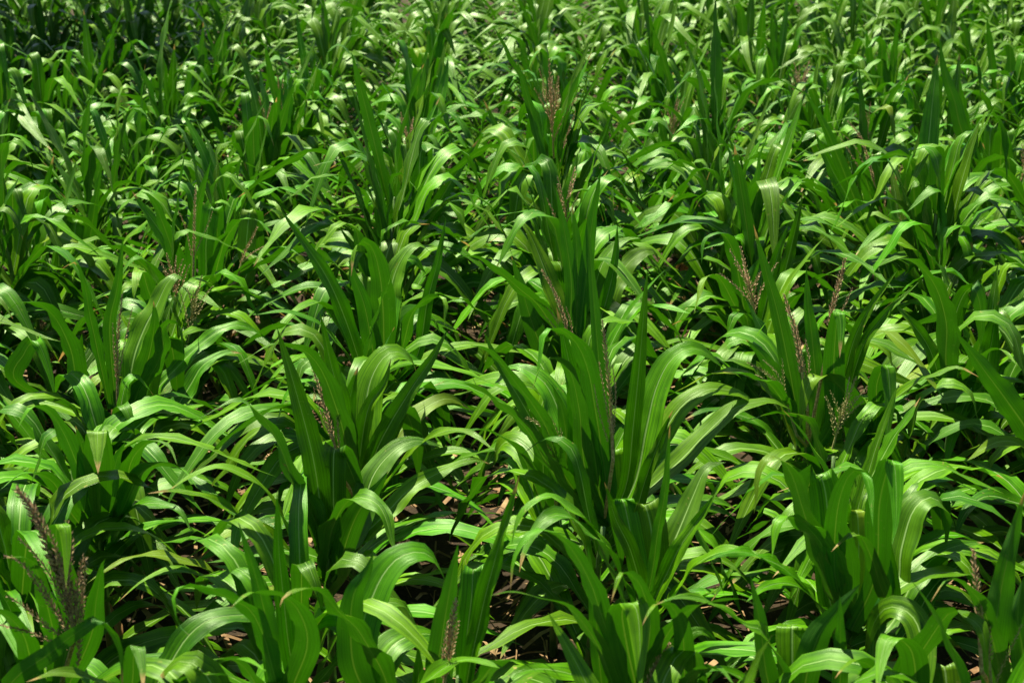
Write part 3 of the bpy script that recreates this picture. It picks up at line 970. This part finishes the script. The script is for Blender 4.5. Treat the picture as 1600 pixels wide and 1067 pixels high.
def hero_blade(kind, wpx, pts, px_w, Y, X, r):
    wx, wy = px_w
    pts = [np.array(q, float) for q in pts]
    b = pts[0]
    stalk_px = np.array([wx, max(wy + 25, b[1] + 30)])
    if abs(b[0] - wx) > 14 or b[1] < wy - 10:
        pts = [stalk_px] + pts
    if kind in 'fb' and len(pts) > 3:
        ys = [q[1] for q in pts]
        ct = int(np.argmin(ys))
        if ys[-1] - ys[ct] < 62:                       # the falling half lies hidden behind the fold
            kind = 'b'
            lx = pts[-1][0]
            pts = pts + [np.array([lx + 3, ys[ct] + 55]), np.array([lx + 6, ys[ct] + 110])]
    line = bezier_line(pts, 44 if kind in 'fb' else 26)
    s = np.linspace(0, 1, len(line))
    if kind == 'a':
        dep = -r.uniform(0.16, 0.34) * s ** 1.2
    elif kind == 'A':
        dep = r.uniform(0.20, 0.32) * s ** 1.1
    elif kind == 'u':
        dep = r.uniform(-0.12, 0.06) * s
    elif kind == 'f':
        dep = -0.02 - 0.26 * s ** 1.3
    else:
        dep = 0.04 + 0.16 * s ** 1.5
    P = np.array([unproject(q[0], q[1], Y + d_) for q, d_ in zip(line, dep)])
    P[:, 2] = np.maximum(P[:, 2], 0.03)
    V = P - np.array([0, 0, CAM_H])
    zc = V[:, 1] * CP - V[:, 2] * SP
    width = 1.12 * wpx / FPX * zc[int(len(zc) * .45)]
    V = V / np.linalg.norm(V, axis=1)[:, None]
    T = np.gradient(P, axis=0); T /= np.linalg.norm(T, axis=1)[:, None]
    if kind in 'fb':
        S = np.tile(np.array([1.0, 0.0, 0.0]), (len(P), 1))
        yaw = r.normal(0, 0.22)
        S[:, 0] = math.cos(yaw); S[:, 1] = math.sin(yaw)
    else:
        S0 = np.cross(T, V)
        A = P[-1] - P[0]; A[2] = 0
        A /= np.linalg.norm(A) + 1e-9
        Sh = np.tile(np.array([A[1], -A[0], 0.0]), (len(P), 1))
        if (Sh * S0).sum() < 0:
            Sh = -Sh
        m = {'a': 0.25, 'A': 0.45}.get(kind, 0.8)
        m = m + r.normal(0, 0.08)
        S = m * S0 / (np.linalg.norm(S0, axis=1)[:, None] + 1e-9) + (1 - m) * Sh
    # upper face on the upper side
    S = S - (S * T).sum(1)[:, None] * T
    N = np.cross(S, T)
    if N[:, 2].sum() < 0:
        S = -S
    return P, S, width


for hi, ((wx, wy), lab, blades) in enumerate(HERO):
    r = np.random.default_rng(900 + hi)
    X, Y = HERO_POS[hi]
    root = empty('maize_plant', (X, Y, 0))
    root['label'] = lab
    root['category'] = 'maize plant'
    root['group'] = GROUP
    off = np.array([X, Y, 0.0])
    for kind, wpx, *pts in blades:
        P, S, w = hero_blade(kind, wpx, pts, (wx, wy), Y, X, r)
        spear = kind == 'u'
        V, F, UV = ribbon(P - off, S, w, 6, fold0=(0.30 if kind in 'fb' else r.uniform(0.5, 0.85)) + (0.15 if spear else 0), fold1=r.uniform(0.35, 0.6) if spear else (0.03 if kind in 'fb' else r.uniform(0.05, 0.3)),
                          wave=0.0015 if kind in 'fb' else r.uniform(0.003, 0.010), rough_edge=0.035 if r.random() < 0.3 else 0.0, peak=0.5 if kind in 'fb' else 0.42,
                          tipw=0.0, r=r)
        obj('leaf', mesh_from('leaf', V, F, M_LEAF, UV), root)
    # lower leaves below the traced ones
    az0 = r.uniform(-0.5, 0.5)
    for i in range(5):
        az = az0 + (i % 2) * math.pi + r.normal(0, 0.5)
        P, S = blade_curve((0, 0, 0.12 + 0.08 * i), az, r.uniform(0.5, 0.72), R(r.uniform(35, 60)), R(r.uniform(100, 135)), 0.45, 0.8,
                           drift=r.normal(0, .3), twist=r.normal(0, .4), n=15)
        P[:, 2] = np.maximum(P[:, 2], 0.03)
        V, F, UV = ribbon(P, S, r.uniform(0.065, 0.09), 4, r=r)
        obj('leaf', mesh_from('leaf', V, F, M_LEAF, UV), root)
    obj('stalk', stalk_mesh(WHORL_Z + 0.1, r), root)
    HERO_POS[hi] = (X, Y, root)

for pi, mk, lines in HERO_TASSELS:
    X, Y, root = HERO_POS[pi]
    r = np.random.default_rng(1200 + pi)
    mat = {'p': M_TASSEL, 'y': M_TASSEL_Y, 'd': M_TASSEL_D}[mk]
    off = np.array([X, Y, 0.0])
    ta = None
    for li, (th, *pts) in enumerate(lines):
        ln = bezier_line(pts, 14)
        s = np.linspace(0, 1, 14)
        dep = (0.02 if li == 0 else r.uniform(-0.07, 0.05)) * s - (0.17 if mk == 'd' else 0.10)
        P = np.array([unproject(q[0], q[1], Y + d_) for q, d_ in zip(ln, dep)]) - off
        st = 4 if li == 0 else 0
        V, F = spike_geo(P[st:], (0.0072 if li == 0 else 0.0056) * th, r, 2.2 if li else 3.0)
        if li == 0:
            n0 = len(V)
            low = np.vstack([[0, 0, 0.5], P[0:1], P[:6]]) if P[0][2] > 0.55 else P[:6]
            V2, F2 = tube(low, np.linspace(0.006, 0.0035, len(low)), 5)
            V = list(V) + list(V2); F = list(F) + [tuple(i + n0 for i in f) for f in F2]
        o = obj('tassel' if ta is None else 'branch', mesh_from('tassel_spike', V, F, mat, smooth=False), root if ta is None else ta)
        if ta is None:
            ta = o


# ------------------------------------------------------------------ the rest of the field: one mass of the same plants, light meshes
lowpoly = []
for a in range(10):
    r = np.random.default_rng(500 + a)
    H = r.uniform(0.62, 0.78)
    lowpoly.append(plant_leaves(H, 11, r, nseg=9, nu=2))
VV, FF, UU = [], [], []
base_i = 0
for (k, x, y) in rest:
    lv = lowpoly[random.randrange(len(lowpoly))]
    an = random.gauss(0, 0.5) + (math.pi if random.random() < .5 else 0)
    ca, sa = math.cos(an), math.sin(an)
    sc = random.uniform(0.88, 1.1)
    M = np.array([[ca, sa, 0], [-sa, ca, 0], [0, 0, hmul(x, y)]]) * sc
    for V, F, UV, t in lv:
        VV.append(V @ M + np.array([x, y, 0]))
        FF.append(np.array(F) + base_i)
        UU.append(UV)
        base_i += len(V)
mass = obj('maize_foliage', mesh_from('maize_foliage', np.concatenate(VV), np.concatenate(FF).tolist(), M_LEAF, np.concatenate(UU)))
mass['kind'] = 'stuff'
mass['label'] = 'green maize foliage filling the far end and sides of the field'
mass['category'] = 'maize foliage'

# ------------------------------------------------------------------ added broadleaf tree, out of view, put in to shade the far left corner
def make_added_tree(x, y):
    r = np.random.default_rng(77)
    root = empty('added_shade_tree', (x, y, 0))
    root['label'] = 'added unseen broadleaf tree shading the maize in the far left corner'
    root['category'] = 'tree'
    bark = simple_mat('grey_brown_bark', (0.07, 0.05, 0.035), (0.18, 0.14, 0.10), 9, 0.9, 0.8)
    z = np.linspace(-0.1, 3.4, 10)
    P = np.stack([0.12 * np.sin(z * 0.9), 0.1 * np.cos(z * 0.7) - 0.1, z], 1)
    V, F = tube(P, np.linspace(0.24, 0.13, 10), 12)
    obj('trunk', mesh_from('trunk', V, F, bark), root)
    cl = []
    for i in range(9):
        az = i * 2.4 + r.uniform(-.3, .3)
        st = P[5 + i % 5]
        L_ = r.uniform(1.3, 2.2)
        th = np.linspace(R(r.uniform(25, 50)), R(r.uniform(40, 75)), 7)
        D = np.stack([np.sin(th) * math.cos(az), np.sin(th) * math.sin(az), np.cos(th)], 1) * L_ / 6
        Q = st + np.concatenate([[np.zeros(3)], np.cumsum(D[:-1], axis=0)])
        V, F = tube(Q, np.linspace(0.075, 0.02, 7), 7)
        obj('limb', mesh_from('limb', V, F, bark), root)
        cl += [Q[4], Q[6], Q[6] + r.normal(0, .35, 3), Q[5] + r.normal(0, .5, 3)]
    VV, FF = [], []
    for c in cl:
        for _ in range(330):
            p = c + r.normal(0, 1, 3) * np.array([0.38, 0.38, 0.26])
            a = r.normal(0, 1, 3); a /= np.linalg.norm(a)
            b = np.cross(a, r.normal(0, 1, 3)); b /= np.linalg.norm(b)
            l_, w_ = r.uniform(0.08, 0.14), r.uniform(0.035, 0.055)
            k = len(VV)
            VV += [p, p + a * l_ * .5 + b * w_, p + a * l_, p + a * l_ * .5 - b * w_]
            FF.append((k, k + 1, k + 2, k + 3))
    lm = simple_mat('tree_leaf_green', (0.03, 0.075, 0.015), (0.07, 0.13, 0.03), 5, 0.5)
    obj('crown', mesh_from('crown', VV, FF, lm, smooth=False), root)


make_added_tree(-5.05, 12.2)

# ------------------------------------------------------------------ ground
gx = np.concatenate([np.linspace(-300, -9, 6), np.linspace(-8.6, 8.6, 130), np.linspace(9, 300, 6)])
gy = np.concatenate([np.linspace(-60, 0.5, 5), np.linspace(1, 17, 110), np.linspace(18, 500, 6)])
XX, YY = np.meshgrid(gx, gy)
ridge = 0.022 * np.cos((XX - ROW0) / ROW_STEP * 2 * math.pi)
inside = (np.abs(XX) < 8.7) & (YY > 0.9) & (YY < 17.1)
ZZ = np.where(inside, ridge + rng.normal(0, 0.006, XX.shape), -0.01) - 0.02
V = np.stack([XX, YY, ZZ], -1).reshape(-1, 3)
nx = len(gx)
F = [(j * nx + i, j * nx + i + 1, (j + 1) * nx + i + 1, (j + 1) * nx + i) for j in range(len(gy) - 1) for i in range(nx - 1)]
g = obj('ground', mesh_from('ground', V, F, M_SOIL))
g['kind'] = 'structure'

# dry litter: straw and shrivelled leaf scraps lying in the furrows
VV, FF = [], []
for i in range(15000):
    x, y = random.uniform(-5.5, 5.5), random.uniform(2.0, 13) if i % 2 else random.uniform(2.4, 7)
    if abs(x) > 0.42 * y + 0.6:
        continue
    an = random.uniform(0, math.pi)
    ln = random.uniform(0.03, 0.20)
    w = random.choice((0.003, 0.004, 0.006, 0.012, 0.02))
    dx, dy = math.cos(an) * ln / 2, math.sin(an) * ln / 2
    nx_, ny_ = -math.sin(an) * w / 2, math.cos(an) * w / 2
    z0, z1, z2 = random.uniform(0.004, 0.03), random.uniform(0.012, 0.05), random.uniform(0.004, 0.03)
    b = len(VV)
    VV += [(x - dx - nx_, y - dy - ny_, z0), (x - dx + nx_, y - dy + ny_, z0 + .002), (x - nx_, y - ny_, z1), (x + nx_, y + ny_, z1 + .004), (x + dx - nx_, y + dy - ny_, z2), (x + dx + nx_, y + dy + ny_, z2 + .002)]
    FF += [(b, b + 1, b + 3, b + 2), (b + 2, b + 3, b + 5, b + 4)]
lit = obj('dry_litter', mesh_from('dry_litter', VV, FF, M_STRAW, smooth=False))
lit['kind'] = 'stuff'
lit['label'] = 'brown straw and dry leaf scraps lying on the soil'
lit['category'] = 'litter'
print('plants', len(near), 'rest', len(rest), 'heroes', len(HEROES))
